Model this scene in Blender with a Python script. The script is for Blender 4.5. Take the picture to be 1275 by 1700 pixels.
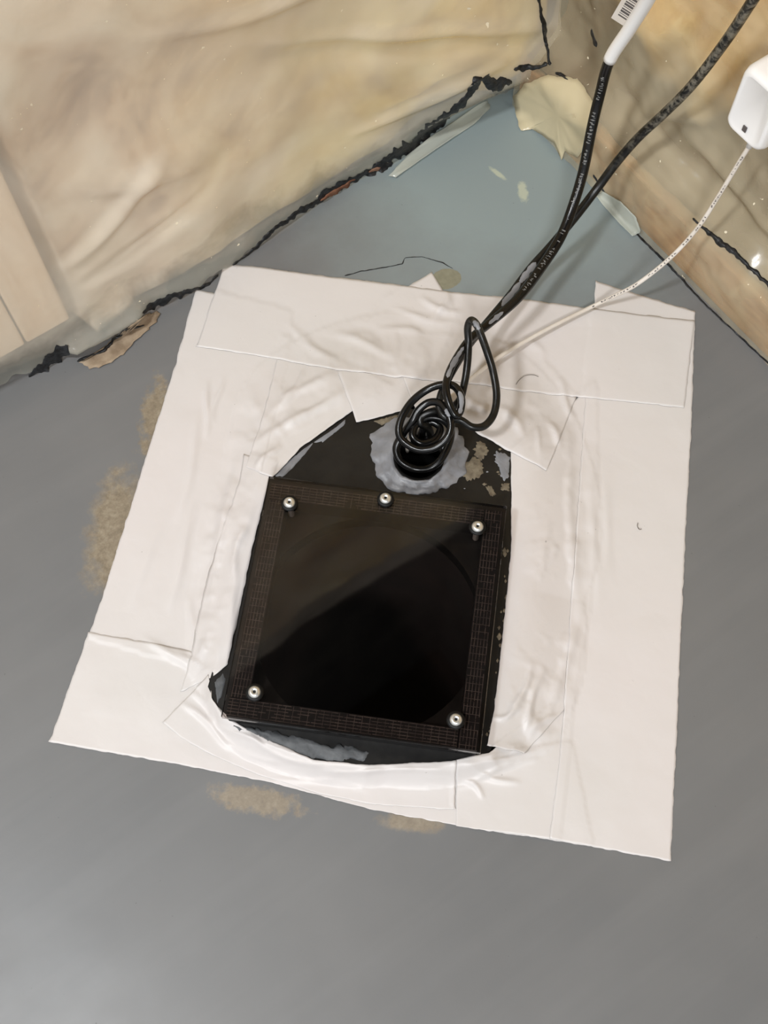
import bpy, bmesh, math, random
import numpy as np
from mathutils import Matrix, Vector

for o in list(bpy.data.objects): bpy.data.objects.remove(o)
SC = bpy.context.scene
COL = SC.collection
random.seed(7)

# ------------------------------------------------------------------ camera
F_PX, CX, CY = 1900.0, 637.5, 850.0            # image 1275 x 1700
R = np.array([[0.8141610290, -0.5345358919, 0.2267447884],
              [-0.5806077880, -0.7454169445, 0.3274876719],
              [-0.0060345074, -0.3982774900, -0.9172451285]])
CAM = np.array([-0.5249781, -0.55526619, 0.80])
cd = bpy.data.cameras.new('camera'); co = bpy.data.objects.new('camera', cd); COL.objects.link(co)
cd.sensor_fit = 'VERTICAL'; cd.sensor_height = 36.0; cd.sensor_width = 27.0
cd.lens = F_PX / 1700.0 * 36.0; cd.clip_start = 0.01
mx = Matrix.Identity(4)
for i in range(3):
    mx[i][0] = R[i, 0]; mx[i][1] = -R[i, 1]; mx[i][2] = -R[i, 2]; mx[i][3] = CAM[i]
co.matrix_world = mx
SC.camera = co

# ------------------------------------------------------------------ light
SC.view_settings.view_transform = 'Standard'
SC.view_settings.look = 'None'
SC.view_settings.gamma = 1.0
SC.view_settings.use_curve_mapping = False
SC.view_settings.exposure = 0.02
w = bpy.data.worlds.new('world'); SC.world = w; w.use_nodes = True
w.node_tree.nodes['Background'].inputs[0].default_value = (0.93, 0.97, 1.0, 1)
w.node_tree.nodes['Background'].inputs[1].default_value = 0.70

def area(name, loc, target, size, power, color):
    l = bpy.data.lights.new(name, 'AREA'); l.shape = 'DISK'; l.size = size; l.energy = power; l.color = color
    o = bpy.data.objects.new(name, l); COL.objects.link(o); o.location = loc
    o.rotation_euler = (Vector(target) - Vector(loc)).to_track_quat('-Z', 'Y').to_euler()
    return o
area('ceiling_light', (-1.42, -0.30, 2.05), (-0.35, -0.32, 0), 0.24, 27, (0.97, 0.985, 1.0))
area('fill_light', (-1.55, -1.75, 2.2), (-0.2, -0.15, 0.3), 0.5, 38, (0.97, 0.985, 1.0))  # added fill lamp behind the camera, brightens the walls
area('daylight', (-1.18, -0.06, 1.50), (-0.80, -0.7, 0.2), 0.36, 2.2, (0.72, 0.88, 1.0))

# ------------------------------------------------------------------ projection helpers (photo pixel -> place)
def ray(px):
    p = np.asarray(px, float)
    r = np.stack([p[..., 0] - CX, p[..., 1] - CY, np.full(p.shape[:-1], F_PX)], -1)
    return r @ R.T
def at(px, z=0.0):
    r = ray(px); t = (np.asarray(z) - CAM[2]) / r[..., 2]
    return CAM + r * t[..., None]
def to_px(P):
    c = (np.asarray(P) - CAM) @ R
    return np.stack([CX + F_PX * c[..., 0] / c[..., 2], CY + F_PX * c[..., 1] / c[..., 2]], -1)

# ------------------------------------------------------------------ numpy noise
def _h(i, j, s):
    n = (i * 374761393 + j * 668265263 + s * 1274126177) & 0x7fffffff
    n = ((n ^ (n >> 13)) * 1103515245) & 0x7fffffff
    n = n ^ (n >> 16)
    return (n & 0xffff) / 32767.5 - 1.0
def vnoise(x, y, s=0):
    x = np.asarray(x, float); y = np.asarray(y, float)
    i = np.floor(x).astype(np.int64); j = np.floor(y).astype(np.int64)
    fx = x - i; fy = y - j
    fx = fx * fx * fx * (fx * (fx * 6 - 15) + 10); fy = fy * fy * fy * (fy * (fy * 6 - 15) + 10)
    a = _h(i, j, s); b = _h(i + 1, j, s); c = _h(i, j + 1, s); d = _h(i + 1, j + 1, s)
    return (a * (1 - fx) + b * fx) * (1 - fy) + (c * (1 - fx) + d * fx) * fy
def fbm(x, y, s=0, o=3):
    r = 0; a = 1.0
    for k in range(o):
        r = r + a * vnoise(np.asarray(x) * 2 ** k, np.asarray(y) * 2 ** k, s + k * 17); a *= 0.5
    return r
def sstep(t):
    t = np.clip(t, 0, 1); return t * t * (3 - 2 * t)

# ------------------------------------------------------------------ materials
def lin(c):
    return tuple(((v / 255) / 12.92 if v / 255 <= 0.04045 else ((v / 255 + 0.055) / 1.055) ** 2.4) for v in c) + (1.0,)
class NT:
    def __init__(s, name):
        s.m = bpy.data.materials.new(name); s.m.use_nodes = True; s.t = s.m.node_tree
        s.t.nodes.clear(); s.out = s.n('ShaderNodeOutputMaterial')
        s.geo = s.n('ShaderNodeNewGeometry'); s.pos = s.geo.outputs['Position']
    def n(s, k, **kw):
        o = s.t.nodes.new(k)
        for a, b in kw.items(): setattr(o, a, b)
        return o
    def link(s, a, b): s.t.links.new(a, b)
    def put(s, sock, v):
        if hasattr(v, 'is_output'): s.link(v, sock)
        else: sock.default_value = v
    def math(s, op, a, b=0.0, clamp=False):
        o = s.n('ShaderNodeMath', operation=op); o.use_clamp = clamp
        s.put(o.inputs[0], a); s.put(o.inputs[1], b); return o.outputs[0]
    def noise(s, scale, detail=3, rough=0.55, dist=0.0, vec=None):
        o = s.n('ShaderNodeTexNoise'); o.inputs['Scale'].default_value = scale; o.inputs['Detail'].default_value = detail
        o.inputs['Roughness'].default_value = rough; o.inputs['Distortion'].default_value = dist
        s.link(vec or s.pos, o.inputs['Vector']); return o.outputs['Fac']
    def mapping(s, rot=(0, 0, 0), sc=(1, 1, 1), loc=(0, 0, 0)):
        o = s.n('ShaderNodeMapping'); o.inputs['Rotation'].default_value = rot; o.inputs['Scale'].default_value = sc
        o.inputs['Location'].default_value = loc
        s.link(s.pos, o.inputs['Vector']); return o.outputs['Vector']
    def ramp(s, fac, stops, interp='LINEAR'):
        o = s.n('ShaderNodeValToRGB'); e = o.color_ramp.elements; o.color_ramp.interpolation = interp
        while len(e) < len(stops): e.new(0.5)
        for k, (p, c) in enumerate(stops): e[k].position = p; e[k].color = c if len(c) == 4 else lin(c)
        s.put(o.inputs[0], fac); return o.outputs[0]
    def mix(s, f, a, b):
        o = s.n('ShaderNodeMix', data_type='RGBA'); s.put(o.inputs[0], f); s.put(o.inputs[6], a); s.put(o.inputs[7], b); return o.outputs[2]
    def mrange(s, v, a, b, c=0.0, d=1.0):
        o = s.n('ShaderNodeMapRange'); s.put(o.inputs[0], v)
        for k, q in enumerate((a, b, c, d)): o.inputs[k + 1].default_value = q
        return o.outputs[0]
    def sep(s):
        o = s.n('ShaderNodeSeparateXYZ'); s.link(s.pos, o.inputs[0]); return o.outputs
    def bump(s, h, strength=0.3, dist=0.001):
        o = s.n('ShaderNodeBump'); o.inputs['Strength'].default_value = strength; o.inputs['Distance'].default_value = dist
        s.link(h, o.inputs['Height']); return o.outputs[0]
    def bsdf(s, color, rough=0.5, spec=0.5, metal=0.0, normal=None, **kw):
        o = s.n('ShaderNodeBsdfPrincipled'); s.put(o.inputs['Base Color'], color); s.put(o.inputs['Roughness'], rough)
        s.put(o.inputs['Specular IOR Level'], spec); s.put(o.inputs['Metallic'], metal)
        if normal is not None: s.link(normal, o.inputs['Normal'])
        for a, b in kw.items(): s.put(o.inputs[a], b)
        return o.outputs[0]
    def mixsh(s, f, a, b):
        o = s.n('ShaderNodeMixShader'); s.put(o.inputs[0], f); s.link(a, o.inputs[1]); s.link(b, o.inputs[2]); return o.outputs[0]
    def done(s, sh): s.link(sh, s.out.inputs[0]); return s.m
def simple(name, c, c2=None, scale=120, rough=0.5, spec=0.5, metal=0.0, bump=0.0, bscale=300):
    t = NT(name)
    col = lin(c) if c2 is None else t.ramp(t.noise(scale), [(0.35, c), (0.65, c2)])
    nrm = t.bump(t.noise(bscale), bump, 0.001) if bump else None
    return t.done(t.bsdf(col, rough, spec, metal, nrm))

M = {}
# blob stain with its own outline: ellipse distance warped by noise
def blob(t, px, rx, ry, ang, warp=0.6, nscale=45, soft=0.25, z=0.0):
    c = at(np.array(px, float), z)
    o = t.n('ShaderNodeMapping', vector_type='TEXTURE'); o.inputs['Location'].default_value = (c[0], c[1], 0)
    o.inputs['Rotation'].default_value = (0, 0, math.radians(ang)); o.inputs['Scale'].default_value = (rx, ry, 1000)
    t.link(t.pos, o.inputs['Vector'])
    ln = t.n('ShaderNodeVectorMath', operation='LENGTH'); t.link(o.outputs[0], ln.inputs[0])
    d = t.math('ADD', ln.outputs['Value'], t.math('MULTIPLY', t.math('SUBTRACT', t.noise(nscale, 6, 0.7), 0.5), warp * 2))
    return t.mrange(d, 1 - soft, 1 + soft, 1, 0)

def floor_material():
    t = NT('grey_floor_paint')
    base = t.ramp(t.noise(5, 4, 0.6), [(0.3, (110, 111, 112)), (0.7, (118, 118, 118))])
    st = t.noise(1.0, 3, 0.6, 0.3, t.mapping((0, 0, math.radians(55)), (3, 40, 1)))
    base = t.mix(t.mrange(st, 0.45, 0.7, 0, 0.3), base, lin((125, 125, 125)))
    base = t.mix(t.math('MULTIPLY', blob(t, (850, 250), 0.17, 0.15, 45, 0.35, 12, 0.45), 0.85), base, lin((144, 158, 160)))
    tan = t.ramp(t.noise(160, 6, 0.75), [(0.3, (112, 98, 78)), (0.5, (140, 126, 103)), (0.68, (160, 148, 126))])
    m1 = t.math('MAXIMUM', blob(t, (190, 880), 0.046, 0.019, 52, 0.9, 60, 0.3), blob(t, (255, 690), 0.03, 0.010, 50, 1.2, 90, 0.25))
    m1 = t.math('MULTIPLY', m1, 0.85)
    m2 = t.math('MAXIMUM', blob(t, (425, 1328), 0.031, 0.0085, -44, 1.1, 110, 0.25), blob(t, (685, 1366), 0.020, 0.006, -40, 0.9, 90, 0.3))
    m3 = blob(t, (740, 463), 0.013, 0.010, -20, 0.25, 40, 0.03)
    col = t.mix(m1, base, tan); col = t.mix(t.math('MULTIPLY', m2, 0.8), col, t.mix(0.25, tan, lin((170, 160, 148))))
    m3c = t.ramp(t.noise(200, 4), [(0.3, (126, 124, 106)), (0.7, (141, 139, 120))])
    col = t.mix(m3, col, m3c)
    # pale scuffs
    sc = t.math('MULTIPLY', t.mrange(t.noise(420, 5, 0.8), 0.70, 0.74), t.math('MAXIMUM', blob(t, (1040, 1650), 0.05, 0.02, -60, 1.2, 40, 0.5),
         t.math('MAXIMUM', blob(t, (850, 300), 0.05, 0.02, 40, 1.0, 40, 0.5), blob(t, (210, 860), 0.07, 0.03, 52, 1.0, 40, 0.5))))
    col = t.mix(t.math('MULTIPLY', sc, 0.8), col, lin((205, 205, 196)))
    y1 = t.math('MAXIMUM', blob(t, (868, 318), 0.010, 0.004, 60, 1.0, 200, 0.3), blob(t, (826, 288), 0.009, 0.0022, 100, 0.8, 220, 0.3))
    col = t.mix(t.math('MULTIPLY', y1, 0.7), col, lin((196, 200, 176)))
    sp = t.mrange(t.noise(330, 2, 0.4), 0.235, 0.20)
    col = t.mix(t.math('MULTIPLY', sp, 0.5), col, lin((70, 70, 70)))
    h = t.math('ADD', t.noise(40, 4), t.math('MULTIPLY', m1, -0.6))
    rough = t.mrange(t.noise(14, 3), 0.3, 0.7, 0.34, 0.46)
    rough = t.math('ADD', rough, t.math('MULTIPLY', m1, 0.3))
    return t.done(t.bsdf(col, rough, 0.5, 0.0, t.bump(h, 0.12, 0.001)))
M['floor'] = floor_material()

def plastic_material(name, milk, opac, grey_h=None, fleck=True):
    t = NT(name)
    z = t.sep()[2]
    op = t.mrange(t.noise(7, 3, 0.6, 0.6), 0.3, 0.7, opac - 0.16, opac + 0.18)
    col = t.ramp(t.noise(6, 2), [(0.3, milk), (0.7, tuple(min(255, v + 8) for v in milk))])
    if grey_h:
        e = t.math('ADD', z, t.math('MULTIPLY', t.math('SUBTRACT', t.noise(16, 4, 0.6, 0.3), 0.5), grey_h * 2.2))
        g = t.mrange(e, grey_h * 0.35, grey_h * 1.1, 1, 0)
        op = t.math('MAXIMUM', op, t.math('MULTIPLY', g, 0.78))
        col = t.mix(g, col, lin((146, 145, 136)))
    if fleck:
        f = t.mrange(t.noise(210, 1, 0.3), 0.775, 0.80)
        op = t.math('MAXIMUM', op, t.math('MULTIPLY', f, 0.9)); col = t.mix(f, col, lin((235, 225, 200)))
    fine = t.noise(1.0, 4, 0.55, 1.5, t.mapping((0.3, 0.5, 0.4), (18, 18, 46)))
    nrm = t.bump(t.math('ADD', t.noise(9, 3, 0.5, 0.8), t.math('MULTIPLY', fine, 0.10)), 0.16, 0.008)
    b = t.bsdf(col, 0.17, 0.5, 0.0, nrm)
    tr = t.n('ShaderNodeBsdfTransparent'); tr.inputs[0].default_value = (0.97, 0.96, 0.93, 1)
    return t.done(t.mixsh(op, tr.outputs[0], b))
M['sheet_left'] = plastic_material('clear_poly_left', (240, 230, 212), 0.46, 0.040)
M['sheet_right'] = plastic_material('clear_poly_right', (230, 216, 184), 0.28, None)
M['flap_grey'] = plastic_material('grey_poly_flap', (200, 204, 194), 0.62, None, False)
M['flap'] = plastic_material('clear_poly_flap', (222, 208, 172), 0.72, None, False)

def insulation_left():
    t = NT('fibreglass_left'); x, y, z = t.sep()
    n = t.noise(9, 4, 0.6, 0.9)
    warm = t.ramp(n, [(0.32, (160, 124, 100)), (0.43, (216, 186, 156)), (0.55, (244, 226, 204)), (0.68, (248, 238, 222))])
    yel = t.ramp(n, [(0.30, (196, 164, 100)), (0.45, (236, 208, 138)), (0.6, (246, 226, 160)), (0.72, (244, 234, 198))])
    col = t.mix(t.mrange(x, -0.36, -0.16), warm, yel)
    return t.done(t.bsdf(col, 0.9, 0.1, 0, t.bump(t.noise(60, 5), 0.5, 0.003)))
M['ins_left'] = insulation_left()
def insulation_right():
    t = NT('fibreglass_right'); x, y, z = t.sep()
    n = t.noise(11, 4, 0.6, 0.8)
    col = t.ramp(n, [(0.30, (158, 116, 62)), (0.45, (206, 164, 100)), (0.6, (226, 192, 130)), (0.72, (240, 220, 172))])
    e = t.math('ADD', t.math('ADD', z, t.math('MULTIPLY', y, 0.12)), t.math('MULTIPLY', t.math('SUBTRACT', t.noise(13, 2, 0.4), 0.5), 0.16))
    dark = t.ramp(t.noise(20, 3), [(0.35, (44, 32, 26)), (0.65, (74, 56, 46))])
    col = t.mix(t.mrange(e, 0.112, 0.140, 0.9, 0), col, dark)  # shaded gap and dark sheathing below the batt, put into its colour
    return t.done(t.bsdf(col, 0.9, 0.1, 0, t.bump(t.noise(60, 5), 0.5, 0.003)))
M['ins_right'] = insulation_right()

def wood_material(name, a, b, c, rot, sc, mottle=False):
    t = NT(name)
    g = t.noise(1.0, 5, 0.6, 1.2, t.mapping(rot, sc))
    col = t.ramp(g, [(0.3, a), (0.5, b), (0.7, c)])
    if mottle: col = t.mix(t.mrange(t.noise(22, 5, 0.65, 0.8), 0.36, 0.66, 0, 0.85), col, t.ramp(t.noise(9, 4, 0.6, 0.5), [(0.35, (84, 62, 42)), (0.5, (146, 116, 78)), (0.62, (182, 156, 116))]))
    return t.done(t.bsdf(col, 0.6, 0.3, 0, t.bump(g, 0.2, 0.001)))
M['stud'] = wood_material('pale_stud_wood', (226, 200, 172), (240, 218, 194), (247, 230, 210), (0, 0, 0), (60, 60, 4))
M['plate_wood'] = wood_material('orange_plate_wood', (110, 66, 28), (156, 104, 54), (184, 138, 86), (0, 0, 0), (60, 8, 60), True)
M['concrete'] = simple('concrete_block', (50, 48, 46), (70, 67, 63), 8, 0.9, 0.2, bump=0.3, bscale=60)
M['ceiling'] = simple('unpainted_ceiling', (70, 60, 50), (88, 76, 64), 4, 0.85, 0.2)

def tape_material():
    t = NT('white_tape')
    n = t.noise(4.5, 2, 0.5)
    col = t.ramp(n, [(0.3, (212, 208, 205)), (0.7, (217, 210, 208))])
    sp = t.math('MULTIPLY', t.mrange(t.noise(260, 2, 0.4), 0.22, 0.185), 0.45)
    col = t.mix(sp, col, lin((120, 112, 104)))
    h = t.math('ADD', t.math('MULTIPLY', t.noise(70, 3, 0.5, 0.5), 0.5), t.noise(24, 2, 0.5, 1.0))
    return t.done(t.bsdf(col, 0.42, 0.45, 0, t.bump(h, 0.22, 0.0022)))
M['tape'] = tape_material()
M['tape_edge'] = simple('shaded_tape_edge', (120, 112, 104), (176, 168, 160), 90, 0.7, 0.2)  # rim colour darkened to draw the thin shadow line along tape edges
def plate_material():
    t = NT('scuffed_black_plastic')
    col = t.ramp(t.noise(50, 5, 0.7), [(0.35, (17, 16, 16)), (0.7, (31, 30, 28))])
    s = t.noise(1.0, 6, 0.75, 0.5, t.mapping((0, 0, 0.7), (140, 700, 1)))
    col = t.mix(t.mrange(s, 0.66, 0.74, 0, 0.45), col, lin((96, 90, 80)))
    return t.done(t.bsdf(col, 0.36, 0.4, 0, t.bump(t.noise(90, 4), 0.25, 0.001)))
M['black'] = plate_material()
M['mud'] = simple('dried_mud', (96, 86, 72), (128, 118, 100), 220, 0.85, 0.2, bump=0.4)
M['putty'] = simple('grey_putty', (118, 119, 123), (140, 141, 145), 60, 0.42, 0.5, bump=0.5, bscale=160)
M['putty_shaded'] = simple('shaded_grey_putty', (72, 74, 76), (98, 100, 102), 80, 0.6, 0.4, bump=0.6, bscale=160)  # same putty in a darker colour, the cover's shadow painted in
M['shank'] = simple('bright_shank', (206, 204, 200), None, rough=0.35, metal=0.25)
M['pit'] = simple('pit_black', (16, 12, 11), (28, 20, 18), 20, 0.5, 0.3)
M['rubber'] = simple('black_rubber', (5, 5, 5), None, rough=0.5, spec=0.3)
M['foam'] = simple('black_foam_tape', (9, 8, 8), (15, 13, 13), 300, 0.6, 0.4)
M['thread'] = simple('scrim_thread', (112, 102, 96), (66, 58, 55), 130, 0.6, 0.4)
M['steel'] = simple('screw_steel', (226, 226, 222), None, rough=0.34, metal=0.85)
M['slot'] = simple('screw_recess', (40, 40, 40), None, rough=0.5, metal=0.6)
M['mastic'] = simple('black_mastic', (14, 14, 15), (42, 43, 45), 260, 0.45, 0.4, bump=0.8, bscale=240)
M['chip'] = simple('bare_concrete', (136, 118, 98), (168, 150, 128), 90, 0.9, 0.2, bump=0.7, bscale=150)
M['white_plastic'] = simple('white_plastic', (236, 234, 232), None, rough=0.35, spec=0.5)
M['white_jacket'] = simple('white_cable_jacket', (226, 218, 208), (214, 204, 192), 40, 0.45, 0.4)
M['print'] = simple('print_ink', (88, 82, 80), None, rough=0.6)
M['cord_print'] = simple('cord_print', (112, 112, 110), None, rough=0.6)
M['cord'] = simple('cord_black', (5, 5, 5), (11, 10, 10), 60, 0.24, 0.4, bump=0.1, bscale=200)
def dirty_cord():
    t = NT('dusty_cord')
    f = t.mrange(t.noise(150, 5, 0.7, 0.4), 0.46, 0.60)
    f = t.math('MULTIPLY', f, t.mrange(t.sep()[2], 0.07, 0.15, 0.03, 0.85))
    col = t.mix(f, lin((10, 10, 9)), lin((130, 124, 110)))
    return t.done(t.bsdf(col, 0.32, 0.4, 0, t.bump(f, 0.4, 0.0005)))
M['cord_dusty'] = dirty_cord()
def acrylic():
    t = NT('smoked_acrylic')
    fr = t.n('ShaderNodeFresnel'); fr.inputs[0].default_value = 1.49
    tr = t.n('ShaderNodeBsdfTransparent'); tr.inputs[0].default_value = (0.80, 0.76, 0.74, 1)
    gl = t.n('ShaderNodeBsdfGlossy'); gl.inputs['Roughness'].default_value = 0.03
    return t.done(t.mixsh(fr.outputs[0], tr.outputs[0], gl.outputs[0]))
M['acrylic'] = acrylic()
def glow(name, col, s):
    t = NT(name); e = t.n('ShaderNodeEmission'); e.inputs[0].default_value = col; e.inputs[1].default_value = s
    return t.done(e.outputs[0])

# ------------------------------------------------------------------ object helpers
def mesh_obj(name, V, Fc, mat, parent=None, smooth=True, origin=None):
    V = np.asarray(V, float)
    if parent is not None: org = np.array(parent['_org'])
    elif origin is not None: org = np.asarray(origin, float)
    else: org = np.array([V[:, 0].mean(), V[:, 1].mean(), V[:, 2].min()])
    me = bpy.data.meshes.new(name); me.from_pydata((V - org).tolist(), [], [list(map(int, f)) for f in Fc])
    me.validate()
    bm = bmesh.new(); bm.from_mesh(me); bmesh.ops.recalc_face_normals(bm, faces=bm.faces) if len(bm.faces) else None
    bm.to_mesh(me); bm.free()
    me.materials.append(M[mat] if isinstance(mat, str) else mat)
    if smooth:
        for p in me.polygons: p.use_smooth = True
    o = bpy.data.objects.new(name, me); COL.objects.link(o)
    o['_org'] = tuple(org)
    if parent is None: o.location = org
    else: o.parent = parent
    return o
def root(name, loc):
    o = bpy.data.objects.new(name, None); COL.objects.link(o); o.location = tuple(loc); o['_org'] = tuple(loc)
    o.empty_display_size = 0.01
    return o
def child_org(o, parent):    # a part mesh shares its thing's origin, so sub-parts keep it too
    return o
def tag(o, label, cat, group=None):
    o['label'] = label; o['category'] = cat
    if group: o['group'] = group
    return o
def struct(o): o['kind'] = 'structure'; return o
def box(c, h, ax=None):
    c = np.asarray(c, float); h = np.asarray(h, float)
    S = np.array([[-1, -1, -1], [1, -1, -1], [1, 1, -1], [-1, 1, -1], [-1, -1, 1], [1, -1, 1], [1, 1, 1], [-1, 1, 1]]) * h
    if ax is not None: S = S @ np.asarray(ax)
    return S + c, [(0, 3, 2, 1), (4, 5, 6, 7), (0, 1, 5, 4), (1, 2, 6, 5), (2, 3, 7, 6), (3, 0, 4, 7)]
def boxmm(a, b):
    a = np.array(a, float); b = np.array(b, float); return box((a + b) / 2, (b - a) / 2)
def bevel(o, wd, seg=2):
    m = o.modifiers.new('bevel', 'BEVEL'); m.width = wd; m.segments = seg; m.limit_method = 'ANGLE'; m.angle_limit = math.radians(40)
    for p in o.data.polygons: p.use_smooth = False
def joinm(parts):
    V = []; Fc = []; k = 0
    for v, f in parts:
        V.append(np.asarray(v, float)); Fc += [tuple(i + k for i in q) for q in f]; k += len(v)
    return np.concatenate(V), Fc
def gridf(n, m, off=0):
    return [(off + i * m + j, off + i * m + j + 1, off + (i + 1) * m + j + 1, off + (i + 1) * m + j) for i in range(n - 1) for j in range(m - 1)]
def resample(P, n):
    P = np.asarray(P, float); d = np.r_[0, np.cumsum(np.linalg.norm(np.diff(P, axis=0), axis=1))]
    t = np.linspace(0, d[-1], n)
    return np.stack([np.interp(t, d, P[:, k]) for k in range(P.shape[1])], 1)
def catmull(P, n=10):
    P = np.asarray(P, float); Q = np.vstack([2 * P[0] - P[1], P, 2 * P[-1] - P[-2]]); out = []
    for i in range(1, len(Q) - 2):
        p0, p1, p2, p3 = Q[i - 1], Q[i], Q[i + 1], Q[i + 2]
        for k in range(n):
            t = k / n
            out.append(0.5 * ((2 * p1) + (-p0 + p2) * t + (2 * p0 - 5 * p1 + 4 * p2 - p3) * t * t + (-p0 + 3 * p1 - 3 * p2 + p3) * t ** 3))
    out.append(P[-1]); return np.array(out)
def frames(C):
    T = np.gradient(C, axis=0); T /= np.linalg.norm(T, axis=1)[:, None] + 1e-12
    up = np.array([0, 0, 1.0]); N = []
    n = np.cross(T[0], up); n = n if np.linalg.norm(n) > 1e-3 else np.array([1.0, 0, 0]); n /= np.linalg.norm(n)
    for t in T:
        n = n - (n @ t) * t; n /= np.linalg.norm(n) + 1e-12; N.append(n.copy())
    N = np.array(N); return T, N, np.cross(T, N)
def tube(C, r, k=12, a0=0.0, a1=2 * math.pi, cap=True):
    C = np.asarray(C); r = np.broadcast_to(np.asarray(r, float), (len(C),))
    T, N, B = frames(C); a = np.linspace(0, 2 * math.pi, k, endpoint=False)
    V = C[:, None, :] + r[:, None, None] * (np.cos(a)[None, :, None] * N[:, None, :] + np.sin(a)[None, :, None] * B[:, None, :])
    V = V.reshape(-1, 3); Fc = []
    for i in range(len(C) - 1):
        for j in range(k):
            j2 = (j + 1) % k; Fc.append((i * k + j, i * k + j2, (i + 1) * k + j2, (i + 1) * k + j))
    if cap: Fc += [tuple(range(k))[::-1], tuple((len(C) - 1) * k + j for j in range(k))]
    return V, Fc
def lathe(c, prof, k=28, ax=None):
    a = np.linspace(0, 2 * math.pi, k, endpoint=False); V = []
    for r, z in prof: V.append(np.stack([r * np.cos(a), r * np.sin(a), np.full(k, z)], 1))
    V = np.concatenate(V)
    if ax is not None: V = V @ np.asarray(ax)
    Fc = [(i * k + j, i * k + (j + 1) % k, (i + 1) * k + (j + 1) % k, (i + 1) * k + j) for i in range(len(prof) - 1) for j in range(k)]
    if prof[0][0] > 1e-6: pass
    return V + np.asarray(c), Fc
def fill_loops(loops, ztop, zbot):
    """flat plate with holes: top and bottom faces and the walls of every outline"""
    bm = bmesh.new(); tops = []
    for L in loops:
        vs = [bm.verts.new((p[0], p[1], ztop)) for p in L]; tops.append(vs)
        for i in range(len(vs)): bm.edges.new((vs[i], vs[(i + 1) % len(vs)]))
    bmesh.ops.triangle_fill(bm, use_beauty=True, use_dissolve=False, edges=bm.edges[:])
    bm.verts.index_update(); nv = len(bm.verts)
    V = [tuple(v.co) for v in bm.verts]; Fc = [tuple(v.index for v in f.verts) for f in bm.faces]
    V2 = [(x, y, zbot) for x, y, z in V]; F2 = [tuple(i + nv for i in reversed(f)) for f in Fc]
    Wl = []
    for vs in tops:
        ids = [v.index for v in vs]
        for i in range(len(ids)):
            a, b = ids[i], ids[(i + 1) % len(ids)]; Wl.append((a, b, b + nv, a + nv))
    bm.free()
    return np.array(V + V2), Fc + F2 + Wl
def circle(c, r, n=64, wob=0.0, s=0, fr=3.0):
    a = np.linspace(0, 2 * math.pi, n, endpoint=False)
    rr = r * (1 + wob * fbm(np.cos(a) * fr + 9, np.sin(a) * fr + 5, s, 3))
    return np.stack([c[0] + rr * np.cos(a), c[1] + rr * np.sin(a)], 1)

# ------------------------------------------------------------------ shape of the ground around the cover
HP = 0.015                                       # top of the black base plate
LIDZ = 0.038                                     # top of the clear cover
PLATE_PX = [(436, 792), (575, 680), (665, 676), (770, 694), (860, 745), (864, 900), (834, 1190), (812, 1254), (757, 1270), (610, 1272), (520, 1264), (440, 1232), (368, 1190), (345, 1140), (400, 950)]
PLATE = at(np.array(PLATE_PX, float), HP)[:, :2]
PC = at(np.array([640., 960.]))[:2]
FOOT = at(np.array([(322, 1130), (400, 1255), (510, 1296), (640, 1306), (780, 1300), (920, 1240), (968, 1000), (978, 760), (950, 680), (870, 590), (760, 535), (640, 520), (520, 552), (425, 610), (372, 780), (325, 960)], float))[:, :2]
fa = np.arctan2(FOOT[:, 1] - PC[1], FOOT[:, 0] - PC[0]); fr_ = np.hypot(FOOT[:, 0] - PC[0], FOOT[:, 1] - PC[1])
_o = np.argsort(fa); fa = fa[_o]; fr_ = fr_[_o]
fa = np.r_[fa - 2 * math.pi, fa, fa + 2 * math.pi]; fr_ = np.r_[fr_, fr_, fr_]
def poly_out(x, y, P):
    """signed distance to a convex outline, positive outside"""
    a = 0.5 * np.sum(P[:, 0] * np.roll(P[:, 1], -1) - np.roll(P[:, 0], -1) * P[:, 1]); s = 1 if a > 0 else -1
    d = np.full(np.shape(x), -9.0)
    for i in range(len(P)):
        p, q = P[i], P[(i + 1) % len(P)]; e = (q - p) / np.linalg.norm(q - p)
        d = np.maximum(d, s * ((x - p[0]) * e[1] - (y - p[1]) * e[0]))
    return d
def ground(x, y):
    x = np.asarray(x, float); y = np.asarray(y, float)
    r = np.hypot(x - PC[0], y - PC[1]); a = np.arctan2(y - PC[1], x - PC[0])
    df = np.interp(a, fa, fr_) - r; dp = poly_out(x, y, PLATE)
    t = np.where(dp <= 0, 1.0, np.where(df <= 0, 0.0, df / (np.abs(df) + np.abs(dp) + 1e-9)))
    return HP * sstep(t), t
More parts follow.
